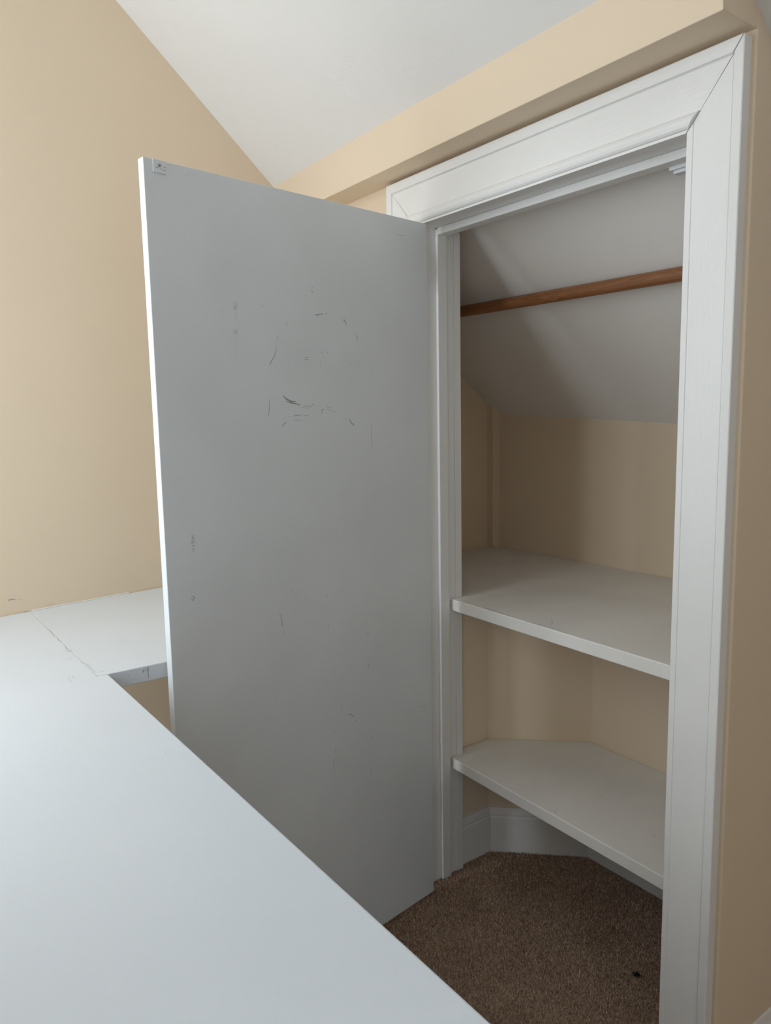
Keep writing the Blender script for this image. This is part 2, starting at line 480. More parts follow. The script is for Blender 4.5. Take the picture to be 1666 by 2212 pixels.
(0.84,0,[(0.5314,1.3946),(0.5323,1.3939)]),
(0.69,0,[(0.5291,1.3954),(0.5284,1.3951)]),
(0.73,0,[(0.5257,1.4176),(0.5248,1.4171)]),
(0.51,0,[(0.5263,1.383),(0.5245,1.3821)]),
(0.47,0,[(0.5249,1.3928),(0.5231,1.3925)]),
(0.78,0,[(0.5314,1.3984),(0.5334,1.3977)]),
(0.83,0,[(0.5278,1.4003),(0.527,1.4003)]),
(0.74,0,[(0.5263,1.4216),(0.5275,1.4208)]),
(0.71,0,[(0.532,1.3852),(0.5338,1.3843)]),
(0.65,0,[(0.5311,1.3779),(0.5298,1.3772)]),
(0.81,0,[(0.5308,1.355),(0.5299,1.3548)]),
(0.48,0,[(0.5237,1.4347),(0.5243,1.4333)]),
(0.79,0,[(0.5318,1.3853),(0.5303,1.3848)]),
(0.74,0,[(0.5259,1.3987),(0.5262,1.3972)]),
(0.58,0,[(0.5296,1.3932),(0.5292,1.3927)]),
(0.6,0,[(0.5296,1.383),(0.5289,1.3829)]),
(0.5,0,[(0.5257,1.4434),(0.5247,1.4429)]),
(0.83,0,[(0.5278,1.4203),(0.5276,1.4187)]),
(0.52,0,[(0.5236,1.4308),(0.5236,1.4298)]),
(0.66,0,[(0.5252,1.3834),(0.524,1.3829)]),
(0.69,0,[(0.526,1.3934),(0.5257,1.3923)]),
(0.63,0,[(0.5291,1.3932),(0.5281,1.393)]),
(0.46,0,[(0.5308,1.354),(0.5322,1.353)]),
(0.71,0,[(0.5293,1.3703),(0.5293,1.369)]),
(0.76,0,[(0.5286,1.38),(0.5293,1.3794)]),
(0.62,0,[(0.5251,1.4133),(0.5242,1.4134)]),
(0.72,0,[(0.5238,1.4076),(0.5225,1.4072)]),
(0.52,0,[(0.5271,1.3995),(0.5261,1.3993)]),
(0.84,0,[(0.5233,1.4195),(0.5242,1.4194)]),
(0.54,0,[(0.5259,1.3844),(0.5258,1.3837)]),
(0.87,0,[(0.529,1.3719),(0.527,1.3718)]),
(0.53,0,[(0.5261,1.4274),(0.5276,1.4271)]),
(0.59,0,[(0.5297,1.3946),(0.529,1.3936)]),
(0.64,0,[(0.5289,1.3936),(0.5307,1.3928)]),
(0.83,0,[(0.5232,1.4043),(0.5222,1.404)]),
(0.69,0,[(0.528,1.4329),(0.5279,1.4311)]),
(0.51,0,[(0.529,1.3833),(0.527,1.3829)]),
(0.85,0,[(0.5284,1.3932),(0.5287,1.3918)]),
(0.48,0,[(0.5282,1.425),(0.5283,1.4237)]),
(0.74,0,[(0.5278,1.4059),(0.5276,1.4051)]),
(0.75,0,[(0.5296,1.354),(0.5287,1.3536)]),
(0.73,0,[(0.527,1.3617),(0.5261,1.3613)]),
(0.74,0,[(0.5251,1.4138),(0.5256,1.413)]),
(0.45,0,[(0.5258,1.4419),(0.5265,1.4402)]),
(0.5,0,[(0.5263,1.4224),(0.5269,1.4215)]),
(0.61,0,[(0.5315,1.3662),(0.5294,1.3659)]),
(0.49,0,[(0.5319,1.3653),(0.5313,1.3643)]),
(0.75,0,[(0.525,1.4138),(0.524,1.4126)]),
(0.88,0,[(0.5244,1.4369),(0.5238,1.4366)]),
(0.49,0,[(0.5259,1.42),(0.5275,1.4193)]),
(0.45,0,[(0.5231,1.4283),(0.5238,1.4276)]),
(0.62,0,[(0.5329,1.3945),(0.5344,1.3935)]),
(0.75,0,[(0.5266,1.3945),(0.5266,1.3938)]),
(1.18,0,[(0.5285,1.3936),(0.5297,1.3926)]),
(1.15,0,[(0.5302,1.3941),(0.531,1.3929)]),
(0.98,0,[(0.5325,1.3953),(0.5332,1.3946)]),
(0.83,0,[(0.5299,1.3956),(0.5299,1.3949)]),
(1.1,0,[(0.5311,1.397),(0.5304,1.3958)]),
(1.05,0,[(0.5283,1.3963),(0.5288,1.3949)]),
(0.91,0,[(0.5334,1.3968),(0.5344,1.3953)]),
(0.88,0,[(0.5266,1.3971),(0.5264,1.3961)]),
(0.83,0,[(0.5266,1.3957),(0.5249,1.3956)]),
(0.61,0,[(0.5319,1.3977),(0.5325,1.3965)]),
(0.93,0,[(0.5296,1.3991),(0.5307,1.3985)]),
(0.67,0,[(0.5307,1.3995),(0.5285,1.3996)]),
(0.69,0,[(0.2614,1.4373),(0.2622,1.4373)]),
(0.78,0,[(0.2591,1.4418),(0.2578,1.441)]),
(0.65,0,[(0.2631,1.4354),(0.2626,1.4342)]),
(1.15,0,[(0.257,1.4403),(0.2551,1.4401)]),
(1.02,0,[(0.2641,1.4364),(0.2654,1.4361)]),
(1,0,[(0.2638,1.4365),(0.2632,1.4354)]),
(0.73,0,[(0.257,1.4378),(0.2592,1.4368)]),
(0.87,0,[(0.258,1.4432),(0.2559,1.4428)]),
(0.85,0,[(0.3347,1.4436),(0.3353,1.4432)]),
(0.61,0,[(0.3294,1.4422),(0.329,1.4416)]),
(0.88,0,[(0.3204,1.4418),(0.3196,1.441)]),
(0.84,0,[(0.3224,1.4448),(0.3235,1.4448)]),
(0.7,0,[(0.3317,1.4407),(0.3325,1.4403)]),
(0.94,0,[(0.3205,1.4456),(0.3199,1.4449)]),
(1.08,0,[(0.3211,1.4459),(0.3215,1.4447)]),
(0.98,0,[(0.3232,1.4442),(0.3215,1.4431)]),
(0.46,0,[(0.6146,1.6613),(0.614,1.6613)]),
(0.71,0,[(0.6129,1.6583),(0.6133,1.6569)]),
(0.63,0,[(0.6163,1.6568),(0.6171,1.6565)]),
(0.56,0,[(0.6004,1.6628),(0.6006,1.6622)]),
(0.51,0,[(0.6013,1.6596),(0.6019,1.6583)]),
(0.39,0,[(0.611,1.6603),(0.6107,1.6599)]),
(0.64,0,[(0.6098,1.6565),(0.6106,1.6553)]),
(0.67,0,[(0.6093,1.6621),(0.6095,1.6608)]),
(0.52,0,[(0.6194,1.6566),(0.6203,1.6549)]),
(0.52,0,[(0.6134,1.661),(0.6144,1.6606)])]
SHELF_MARKS = [(1.3,0,[(0.0251,0.3139),(0.0342,0.3173),(0.0464,0.3123)]),
(1.17,0,[(0.1193,0.3415),(0.121,0.3551)]),
(1.3,0,[(0.1576,0.3705),(0.1623,0.376)]),
(1.56,0,[(0.228,0.3397),(0.2301,0.3443)]),
(1.43,0,[(0.2305,0.3532),(0.2344,0.3577)]),
(1.3,0,[(0.2592,0.3849),(0.2631,0.3895)]),
(1.56,0,[(0.171,0.2226),(0.175,0.2232)]),
(1.3,0,[(0.182,0.2961),(0.1859,0.2942)]),
(1.3,0,[(0.1252,0.2398),(0.1296,0.2386)]),
(1.3,0,[(0.2183,0.2907),(0.2222,0.2892)]),
(2.34,0,[(0.2629,0.1578),(0.2661,0.1561)]),
(1.56,0,[(0.34,0.1668),(0.3441,0.1701)]),
(1.56,0,[(0.2821,0.5414),(0.2861,0.5414)]),
(1.56,0,[(0.4361,0.3199),(0.438,0.3222)]),
(1.3,0,[(0.4101,0.2137),(0.4181,0.2134)]),
(1.17,0,[(0.2996,0.1532),(0.3232,0.1296),(0.3263,0.1199)]),
(2.6,1,[(-0.064,0.528),(-0.0537,0.5253)]),
(2.08,1,[(0.3455,0.3848),(0.3497,0.3879)]),
(1.82,1,[(0.3726,0.4032),(0.3767,0.4081)]),
(1.95,1,[(0.4174,0.2562),(0.4195,0.2553)]),
(1.82,1,[(0.0494,0.1441),(0.0515,0.1444)]),
(1.3,0,[(0.0448,0.1977),(0.0483,0.1973)]),
(1.04,0,[(0.0802,0.174),(0.0852,0.1777)]),
(1.43,0,[(0.1209,0.1088),(0.1375,0.1087),(0.1586,0.1105),(0.1972,0.1034),(0.2279,0.1033)]),
(1.17,0,[(0.1333,0.1038),(0.1654,0.0994)]),
(1.69,0,[(0.2461,0.1197),(0.2505,0.1177)]),
(1.04,0,[(0.2828,0.0983),(0.313,0.1005),(0.3369,0.1044),(0.3916,0.098)])]
LSHELF_MARKS = [(1.82,0,[(0.5482,0.1961),(0.554,0.2008)]),
(1.82,0,[(0.3502,0.109),(0.3635,0.1064)]),
(1.3,0,[(0.3763,0.2476),(0.3784,0.2467)]),
(1.04,0,[(0.4131,0.3212),(0.4142,0.3215)]),
(1.04,0,[(0.4142,0.3345),(0.4152,0.3348)]),
(1.04,0,[(0.4131,0.3277),(0.4141,0.328)]),
(1.04,0,[(0.4017,0.3343),(0.4028,0.3346)]),
(1.04,0,[(0.4035,0.3545),(0.4046,0.3548)]),
(1.04,0,[(0.3862,0.3225),(0.3873,0.3228)]),
(1.04,0,[(0.4054,0.304),(0.4065,0.3043)]),
(1.04,0,[(0.4112,0.3171),(0.4123,0.3174)]),
(1.04,0,[(0.3954,0.3405),(0.3965,0.3408)]),
(1.04,0,[(0.4204,0.329),(0.4215,0.3293)]),
(1.04,0,[(0.3973,0.3071),(0.3984,0.3074)]),
(1.04,0,[(0.3949,0.3424),(0.396,0.3427)]),
(1.04,0,[(0.4023,0.3155),(0.4034,0.3158)]),
(1.04,0,[(0.3951,0.3146),(0.3962,0.3149)]),
(1.04,0,[(0.4027,0.3291),(0.4037,0.3294)]),
(1.04,0,[(0.4004,0.3071),(0.4014,0.3074)]),
(1.04,0,[(0.4067,0.324),(0.4078,0.3243)]),
(1.04,0,[(0.4,0.3396),(0.4011,0.3399)]),
(1.04,0,[(0.4049,0.3407),(0.406,0.341)]),
(1.04,0,[(0.4115,0.3451),(0.4125,0.3454)]),
(1.04,0,[(0.3918,0.3196),(0.3929,0.3199)]),
(1.04,0,[(0.4091,0.3102),(0.4102,0.3105)]),
(1.04,0,[(0.4053,0.3093),(0.4064,0.3096)]),
(1.04,0,[(0.3789,0.325),(0.38,0.3253)]),
(1.04,0,[(0.4013,0.3138),(0.4024,0.3141)]),
(1.04,0,[(0.4017,0.3354),(0.4028,0.3357)]),
(1.04,0,[(0.407,0.3145),(0.4081,0.3148)]),
(1.04,0,[(0.4004,0.3096),(0.4015,0.3099)]),
(1.04,0,[(0.4023,0.3181),(0.4034,0.3184)]),
(1.04,0,[(0.4079,0.3424),(0.409,0.3427)])]
DESK_MARKS = [(0.9,1,[(-0.3682,-0.8041),(-0.3024,-0.805),(-0.2635,-0.8026),(-0.2149,-0.8048),(-0.1907,-0.805),(-0.161,-0.8056)]),
(0.7,0,[(-0.2951,-0.8065),(-0.2577,-0.8043),(-0.2212,-0.8065)]),
(1.1,0,[(-0.1867,-0.8059),(-0.1686,-0.8069),(-0.1605,-0.8051)]),
(0.8,0,[(-0.2178,-0.8083),(-0.2107,-0.8057)]),
(1,0,[(-0.1262,-0.8055),(-0.1026,-0.8091),(-0.0769,-0.8093),(-0.0818,-0.8048),(-0.0879,-0.8017)]),
(0.8,1,[(-0.1369,-0.802),(-0.1065,-0.8032)]),
(1,1,[(-0.084,-0.8023),(-0.0508,-0.8029),(-0.0185,-0.8033)]),
(0.8,0,[(0.0017,-0.8074),(0.0215,-0.8021),(0.0482,-0.8016),(0.0806,-0.802)]),
(0.8,0,[(0.0825,-0.797),(0.0814,-0.7921),(0.0839,-0.7864)]),
(1.1,1,[(0.0839,-0.7864),(0.1003,-0.7864)]),
(0.8,0,[(0.081,-0.8487),(0.0759,-0.8448),(0.0778,-0.84),(0.0904,-0.8413)]),
(0.7,0,[(0.0838,-0.8494),(0.1076,-0.849)]),
(0.7,0,[(-0.0344,-0.8276),(-0.0295,-0.8234),(-0.0302,-0.8175),(-0.0354,-0.814)]),
(0.8,0,[(-0.1863,-0.7821),(-0.1879,-0.7758)]),
(0.6,0,[(-0.0809,-0.712),(-0.0867,-0.7077),(-0.0812,-0.6987),(-0.0742,-0.7005),(-0.0757,-0.7089)]),
(0.9,0,[(0.0558,-0.7831),(0.055,-0.7795)]),
(0.8,0,[(0.1211,-0.9407),(0.1208,-0.9381)]),
(1.2,0,[(0.0618,-0.7629),(0.0635,-0.7626)]),
(1.6,0,[(0.4782,-0.8185),(0.4804,-0.818)]),
(1.6,0,[(0.9793,-0.7919),(0.9802,-0.7916)])]
GABLE_MARKS = [(2.34,0,[(0.0203,0.8224),(0.0215,0.8255),(0.0297,0.8256),(0.0357,0.8239)]),
(0.91,0,[(0.0407,0.823),(0.0529,0.8196)]),
(1.69,0,[(0.0507,0.7909),(0.059,0.7909)]),
(0.78,0,[(0.0987,0.7974),(0.1259,0.7968)])]

# ---------------------------------------------------------------- measures
W, H = 0.70, 1.675                 # clear opening of the closet doorway
WL, WR, WHD = 0.1046, 0.0933, 0.114  # casing widths: left, right, head
YW, YB = 0.022, 0.142              # room face and closet face of the partition
XR, XI = 0.801, 0.72               # outside corner of the closet box, its inner right face
g0 = Vector((-0.463, -0.869, 0)); gd = Vector((-0.105, 0.799, 0)).normalized(); gn = Vector((gd.y, -gd.x, 0))
def gable_x(y): return g0.x + gd.x / gd.y * (y - g0.y)
def roof(x, y): return 1.9007 + 0.791 * (-0.0705 - y)
ZS = 1.797                         # underside of the bulkhead over the door
FLAT = 2.42                        # level part of the ceiling
YF = -0.0705 - (FLAT - 1.9007) / 0.791
YK = 0.737                         # knee wall under the roof

# ================================================================ the setting
fl = MB().box(-0.9, XE + 0.1, WY - 0.15, 0.95, -0.05, 0.0).build('floor', M['carpet'], kind='structure', label='brown carpet floor of the room and closet')

gw = MB()
def gq(y): return (gable_x(y), y)
ys = [WY - 0.15, YF, YW + 0.02]
gw.prism([gq(ys[0]), gq(ys[2]), (gq(ys[2])[0] - 0.12, ys[2]), (gq(ys[0])[0] - 0.12, ys[0])], 0.0, 2.6)
gable = gw.build('wall_gable', M['cream'], kind='structure', label='cream gable wall behind the desk and the open door')

# sloped and level ceiling of the room, and over the passage right of the closet
cl = MB()
T = 0.06
def slab(poly, f, t=T): cl.prism(poly, f, lambda x, y: f(x, y) + t)
slab([(-0.75, YF), (XE + 0.1, YF), (XE + 0.1, -0.05), (-0.75, -0.05)], roof)
slab([(XR - 0.05, -0.05), (XE + 0.1, -0.05), (XE + 0.1, YK + 0.1), (XR - 0.05, YK + 0.1)], roof)
slab([(-0.75, WY - 0.15), (XE + 0.1, WY - 0.15), (XE + 0.1, YF), (-0.75, YF)], lambda x, y: FLAT)
cl.build('ceiling', M['ceiling'], kind='structure', label='white ceiling sloping down to the closet wall')

# closet ceiling: continues the roof slope, a little out of level
ccx = [(-0.56, YB - 0.08), (XI + 0.02, YB - 0.08), (XI + 0.02, YK + 0.06), (-0.56, YK + 0.06)]
def ccz(x, y):
    s = (y - YB) / (YK - YB)
    a = 1.722 - 0.012 * x
    b = 1.2095 - 0.055 * x
    return a + (b - a) * s
cc = MB()
nx_ = 6
for i in range(nx_):
    xa = -0.56 + (XI + 0.58) * i / nx_; xb = -0.56 + (XI + 0.58) * (i + 1) / nx_
    cc.prism([(xa, YB - 0.08), (xb, YB - 0.08), (xb, YK + 0.06), (xa, YK + 0.06)], ccz, lambda x, y: ccz(x, y) + 0.05)
cc.build('ceiling_closet', M['closet_ceiling'], kind='structure', label='white sloped ceiling inside the closet')

# partition with the doorway
wf = MB()
wf.box(-0.66, -0.02, YW, YB, 0.0, ZS + 0.02)
wf.box(-0.03, XI + 0.01, YW, YB - 0.03, H + 0.018, ZS + 0.02)
wf.build('wall_front', M['cream'], kind='structure', label='cream closet wall around the door casing')
# bulkhead: upright face and soffit above the casing
bk = MB()
def by(x): return -0.056 - 0.0135 * (x + 0.3)
prof = []
xa, xb = -0.70, XR - 0.0006
ra = [(xa, by(xa), ZS), (xa, 0.03, ZS), (xa, 0.03, 1.88), (xa, by(xa) - 0.012, 1.97)]
rb = [(xb, by(xb), ZS), (xb, 0.03, ZS), (xb, 0.03, 1.88), (xb, by(xb) - 0.002, 1.97)]
bk.loft(ra, rb)
bko = bk.build('wall_bulkhead', M['cream'], kind='structure', label='cream bulkhead band over the closet door casing', bevel=0.0015, seg=2)
# side wall of the closet box, facing the passage
wr = MB()
wr.prism([(XI, YW), (XR, YW), (XR, YK + 0.08), (XI, YK + 0.08)], 0.0, lambda x, y: min(1.86, roof(x, y) + 0.03))
wr.build('wall_right', M['cream'], kind='structure', label='shaded cream side wall of the closet at the right edge', bevel=0.004, seg=3)
MB().box(XR - 0.01, XE + 0.1, YK, YK + 0.08, 0, 1.30).build('wall_knee', M['cream'], kind='structure', label='low cream knee wall in the passage beside the closet')
ws = MB()
ws.box(XE, XE + 0.1, WY - 0.15, VY0, 0, 2.6); ws.box(XE, XE + 0.1, VY1, YK + 0.05, 0, 2.6)
ws.box(XE, XE + 0.1, VY0, VY1, 0, VZ0); ws.box(XE, XE + 0.1, VY0, VY1, VZ1, 2.6)
ws.build('wall_side', M['cream'], kind='structure', label='cream side wall of the room')
# rear wall with the window that lights the room
rw = MB()
ya, yb = WY - 0.1, WY
rw.box(-0.75, LX0, ya, yb, 0, 2.6); rw.box(LX0, WX0, ya, yb, LZ1, 2.6); rw.box(LX0, WX0, ya, yb, 0, LZ0); rw.box(WX1, UX0, ya, yb, 0, 2.6); rw.box(UX1, XE + 0.1, ya, yb, 0, 2.6)
rw.box(WX0, WX1, ya, yb, LZ1, WZ0); rw.box(LX1, WX1, ya, yb, 0, LZ1); rw.box(WX0, LX1, ya, yb, 0, LZ0)
rw.box(WX0, WX1, ya, yb, WZ1, 2.6)
rw.box(UX0, UX1, ya, yb, 0, UZ0); rw.box(UX0, UX1, ya, yb, UZ1, 2.6)
rw.build('wall_rear', M['cream'], kind='structure', label='cream wall behind the desk with a window and added fill-light openings')
t_ = 0.035
def rear_window(name, label, x0, x1, z0, z1):
    win = empty(name, ((x0 + x1) / 2, WY - 0.05, z0)); tag(win, label, kind='structure')
    fr = MB()
    fr.box(x0, x0 + t_, WY - 0.08, WY - 0.03, z0, z1); fr.box(x1 - t_, x1, WY - 0.08, WY - 0.03, z0, z1)
    fr.box(x0 + t_, x1 - t_, WY - 0.08, WY - 0.03, z0, z0 + t_); fr.box(x0 + t_, x1 - t_, WY - 0.08, WY - 0.03, z1 - t_, z1)
    fr.build('window_frame', M['trim'], win)
    MB().box(x0 + t_, x1 - t_, WY - 0.057, WY - 0.053, z0 + t_, z1 - t_).build('pane', M['glass'], win)
    MB().box(x0 - 0.04, x1 + 0.04, WY - 0.03, WY + 0.05, z0 - 0.025, z0).build('window_sill', M['trim_h'], win)
rear_window('window_1', 'tall white window behind the desk', WX0, WX1, WZ0, WZ1)
rear_window('low_fill_window', 'unseen low white window added under the desk for fill light', LX0, LX1, LZ0, LZ1)
rear_window('rear_fill_window', 'unseen white window added farther along the rear wall for fill light', UX0, UX1, UZ0, UZ1)
w2 = empty('side_fill_window', (XE + 0.05, (VY0 + VY1) / 2, VZ0)); tag(w2, 'unseen white glazed window added in the far side wall for fill light', kind='structure')
fr = MB()
fr.box(XE + 0.03, XE + 0.08, VY0, VY0 + t_, VZ0, VZ1); fr.box(XE + 0.03, XE + 0.08, VY1 - t_, VY1, VZ0, VZ1)
fr.box(XE + 0.03, XE + 0.08, VY0 + t_, VY1 - t_, VZ0, VZ0 + t_); fr.box(XE + 0.03, XE + 0.08, VY0 + t_, VY1 - t_, VZ1 - t_, VZ1)
fr.build('window_frame', M['trim'], w2)
MB().box(XE + 0.053, XE + 0.057, VY0 + t_, VY1 - t_, VZ0 + t_, VZ1 - t_).build('pane', M['glass'], w2)
MB().box(XE - 0.05, XE + 0.03, VY0 - 0.04, VY1 + 0.04, VZ0 - 0.025, VZ0).build('window_sill', M['trim_h'], w2)

# closet interior: lower part is boxed in, the upper part runs deeper behind it
LX, DY0, DX1, DY1 = -0.022, 0.262, 0.172, 0.465
ZU, ZL = 0.763, 0.333
wc_ = MB()
t_ = 0.03
wc_.prism([(LX, YB - 0.002), (LX, DY0), (LX - t_, DY0 + 0.01), (LX - t_, YB - 0.002)], 0, ZU - 0.03)
wc_.build('wall_closet_left', M['cream'], kind='structure', label='cream left wall of the lower closet')
MB().prism([(LX, DY0), (DX1, DY1), (DX1 - 0.02, DY1 + 0.03), (LX - 0.03, DY0 + 0.02)], 0, ZU - 0.03).build('wall_closet_corner', M['cream'], kind='structure', label='cream slanted corner wall of the lower closet')
MB().prism([(DX1, DY1), (XI + 0.01, DY1), (XI + 0.01, DY1 + 0.03), (DX1 - 0.02, DY1 + 0.03)], 0, ZU - 0.03).build('wall_closet_rear', M['cream'], kind='structure', label='cream rear wall of the lower closet')
UX = -0.487
MB().box(UX - 0.06, UX, YB - 0.01, YK + 0.08, ZU - 0.09, 1.80).build('wall_upper_left', M['cream'], kind='structure', label='cream left wall of the upper closet')
ub = MB(); ub.box(UX - 0.06, XI + 0.02, YK, YK + 0.08, ZU - 0.09, 1.32)
ub.build('wall_upper_rear', M['cream'], kind='structure', label='cream low rear wall of the upper closet under the slope')
MB().box(UX - 0.01, -0.458, 0.705, YK + 0.01, ZU, 1.30).build('wall_upper_corner', M['cream'], kind='structure', label='narrow cream boxed corner above the upper shelf', bevel=0.002)

# closet baseboards with a moulded top
BP = [(0, 0), (0.013, 0), (0.013, 0.104), (0.0095, 0.108), (0.0115, 0.114), (0.0105, 0.124), (0.005, 0.131), (0, 0.132)]
bb = empty('baseboard_closet', (0.2, 0.3, 0)); tag(bb, 'white moulded baseboard around the closet floor', kind='structure')
def board(p, q, name, parent, mp=None, mq=None, prof=BP):
    p, q = Vector((*p, 0)), Vector((*q, 0)); d = (q - p).normalized(); nrm = Vector((d.y, -d.x, 0))
    ra = [p + nrm * a + d * (a * (mp or 0)) + Vector((0, 0, b)) for a, b in prof]
    rb = [q + nrm * a + d * (a * (mq or 0)) + Vector((0, 0, b)) for a, b in prof]
    MB().loft(ra, rb).build(name, M['trim_h'], parent, bevel=0.0008)
a45 = math.tan(math.radians(22.5))
board((LX, YB), (LX, DY0), 'baseboard_left', bb, 0, -a45)
board((LX, DY0), (DX1, DY1), 'baseboard_slanted', bb, a45, -a45)
board((DX1, DY1), (XI, DY1), 'baseboard_rear', bb, a45, 0)
br = empty('baseboard_right', (XR, 0.3, 0)); tag(br, 'white baseboard along the side wall at the lower right corner', kind='structure')
board((XR, YW + 0.004), (XR, YK), 'baseboard_plank', br, 0, 0, prof=[(-y, z) if False else (y, z) for y, z in [(0, 0), (0.015, 0), (0.015, 0.062), (0.008, 0.075), (0.004, 0.088), (0, 0.09)]])

# ---------------------------------------------------------------- door casing (trim_1) and jamb lining (trim_2)
def casing_profile(n_b=7, flat=1.0):
    """(fraction of width from the opening outwards, depth Y) front outline"""
    p = [(0.0, 0.010), (0.0, 0.0035), (0.035, 0.0035), (0.04, 0.0055)]
    for i in range(n_b + 1):
        a = math.pi * i / n_b
        p.append((0.045 + 0.205 * (1 - math.cos(a)) / 2, 0.0055 - 0.0080 * flat * math.sin(a)))
    p += [(0.255, 0.0058), (0.78, 0.0046), (0.80, 0.0058), (0.815, 0.0005), (0.985, 0.0), (1.0, 0.0015), (1.0, YW + 0.003), (0.0, YW + 0.003)]
    return p
tr = empty('trim_1', (W / 2, 0.01, 0)); tag(tr, 'white moulded casing around the closet doorway', kind='structure')
pf = casing_profile()
ps = [(0, 0.012), (0, 0.0062), (0.015, 0.005), (0.12, 0.005), (0.128, 0.0062), (0.136, 0.0054), (0.80, 0.0054), (0.812, 0.0066), (0.826, 0.0030), (0.985, 0.0008), (1.0, 0.002), (1.0, YW + 0.003), (0, YW + 0.003)]
g = 0.0007
RV = 0.003   # reveal between lining and casing
MB().loft([(-RV - u * WL + g, y, H + u * WHD) for u, y in pf], [(W + u * WR - g, y, H + u * WHD) for u, y in pf]).build('head_casing', M['trim_h'], tr)
MB().loft([(W + u * WR, y, 0.0) for u, y in ps], [(W + u * WR, y, H + u * WHD - g) for u, y in ps]).build('side_casing', M['trim'], tr, label='right casing board beside the doorway')
MB().loft([(-RV - u * WL, y, 0.0) for u, y in ps], [(-RV - u * WL, y, H + u * WHD - g) for u, y in ps]).build('side_casing', M['trim'], tr, label='left casing board behind the door')

tj = empty('trim_2', (W / 2, 0.08, 0)); tag(tj, 'white jamb lining and door stops of the closet doorway', kind='structure')
MB().box(-0.02, 0, 0.008, YB, 0, H + 0.01).build('side_jamb', M['trim'], tj, bevel=0.001)
MB().box(W + 0.003, XI, 0.008, YB, 0, H + 0.01).build('side_jamb', M['trim'], tj, bevel=0.001)
MB().box(-0.02, XI, 0.008, YB, H + 0.003, H + 0.02).build('head_jamb', M['trim_h'], tj, bevel=0.001)
MB().box(0, 0.009, 0.066, 0.096, 0, H).build('door_stop', M['trim'], tj, bevel=0.002)
MB().box(W - 0.009, W + 0.003, 0.066, 0.096, 0, H).build('door_stop', M['trim'], tj, bevel=0.002)
MB().box(0.009, W - 0.009, 0.066, 0.096, H - 0.0135, H + 0.003).build('door_stop', M['trim_h'], tj, bevel=0.002)
MB().box(0, 0.0028, 0.1235, YB + 0.002, 0, H).build('lining_strip', M['trim'], tj, bevel=0.001)
MB().box(W, W + 0.003, 0.1235, YB + 0.002, 0, H).build('lining_strip', M['trim'], tj, bevel=0.001)
ct = MB()
ct.box(0.602, 0.665, 0.1, 0.118, 1.670, 1.6745); ct.box(0.611, 0.66, 0.098, 0.122, 1.661, 1.6705)
ct.box(0.611, 0.66, 0.094, 0.099, 1.6555, 1.664); ct.box(0.616, 0.655, 0.1, 0.118, 1.650, 1.661)
ct.build('door_catch', M['steel'], tj, bevel=0.0006, label='small painted catch under the door head')

# ---------------------------------------------------------------- the door
th = math.radians(-81.939)
D = Vector((math.cos(th), math.sin(th), 0)); DN = Vector((-math.sin(th), math.cos(th), 0)); UP = Vector((0, 0, 1))
hp = Vector((0.0426, 0.0055, 0.0))
DW, DT, DZ0, DZ1 = 0.6962, 0.0185, 0.012, H - 0.003
door = empty('door_1', (hp.x - 0.01, hp.y, 0)); tag(door, 'grey-white slab closet door standing open, scratched inner face', kind='structure')
MB().obox(hp, D, DN, UP, 0, DW, -DT, 0, DZ0, DZ1).build('door_panel', M['door'], door, bevel=0.0012)
def on_door(u, z): return hp + D * u + UP * z
dk, lt = strokes(DOOR_MARKS, on_door, DN)
dk.build('paint_scratches', M['scuff'], door, kind='stuff', label='dark scratches and chips in the paint')
lt.build('paint_flakes', M['chip_light'], door, kind='stuff', label='pale flaked spots')
# strike plate with a screw, near the top free corner
sp = MB().obox(hp, D, DN, UP, 0.6555, 0.6795, 0, 0.0022, 1.6505, 1.6715).build('strike_plate', M['door'], door, bevel=0.0006, label='small painted strike plate')
sc = MB()
def ring(mb, u, z, r0, r1, d0, d1, seg=20):
    rr = lambda r, d: [on_door(u + r * math.cos(2 * math.pi * i / seg), z + r * math.sin(2 * math.pi * i / seg)) + DN * d for i in range(seg)]
    A, B, C_, E = rr(r1, d0), rr(r1, d1), rr(r0, d1), rr(r0, d0)
    vs_ = A + B + C_ + E; fs_ = []
    for i in range(seg):
        j = (i + 1) % seg
        for k in range(4): fs_.append((k * seg + i, k * seg + j, ((k + 1) % 4) * seg + j, ((k + 1) % 4) * seg + i))
    mb.add(vs_, fs_)
ring(sc, 0.6675, 1.6625, 0.0022, 0.0029, 0.0018, 0.0027)
MB().add(*(lambda m: (m.v, m.f))(sc)).build('screw_rim', M['scuff'], door)
s2 = MB(); ring(s2, 0.6675, 1.6622, 0.0002, 0.0011, 0.0018, 0.0026, 12); s2.build('screw', M['chip'], door)
pm = [(1.6, 0, [(0.674, 1.6585), (0.6705, 1.658)]), (1.2, 0, [(0.667, 1.6572), (0.664, 1.6568)]), (1.6, 0, [(0.6615, 1.6565), (0.6575, 1.656)]), (1.7, 0, [(0.6605, 1.6612), (0.6565, 1.6606)])]
strokes([(w, t, p) for w, t, p in pm], lambda u, z: on_door(u, z) + DN * 0.0021, DN)[0].build('plate_wear', M['scuff'], door, kind='stuff')
# screw hole plug in the free edge
ed = MB()
e0 = hp + D * (DW + 0.0002)
for k in range(14):
    a0, a1 = 2 * math.pi * k / 14, 2 * math.pi * (k + 1) / 14
    if k in (3, 10): continue
    q = [e0 - DN * (0.0095 + r * 0.55 * math.cos(a)) + UP * (1.656 + r * 1.5 * math.sin(a)) for r, a in ((0.0036, a0), (0.0036, a1), (0.003, a1), (0.003, a0))]
    ed.add(q, [(0, 1, 2, 3)])
ed.build('screw_mark', M['scuff'], door)
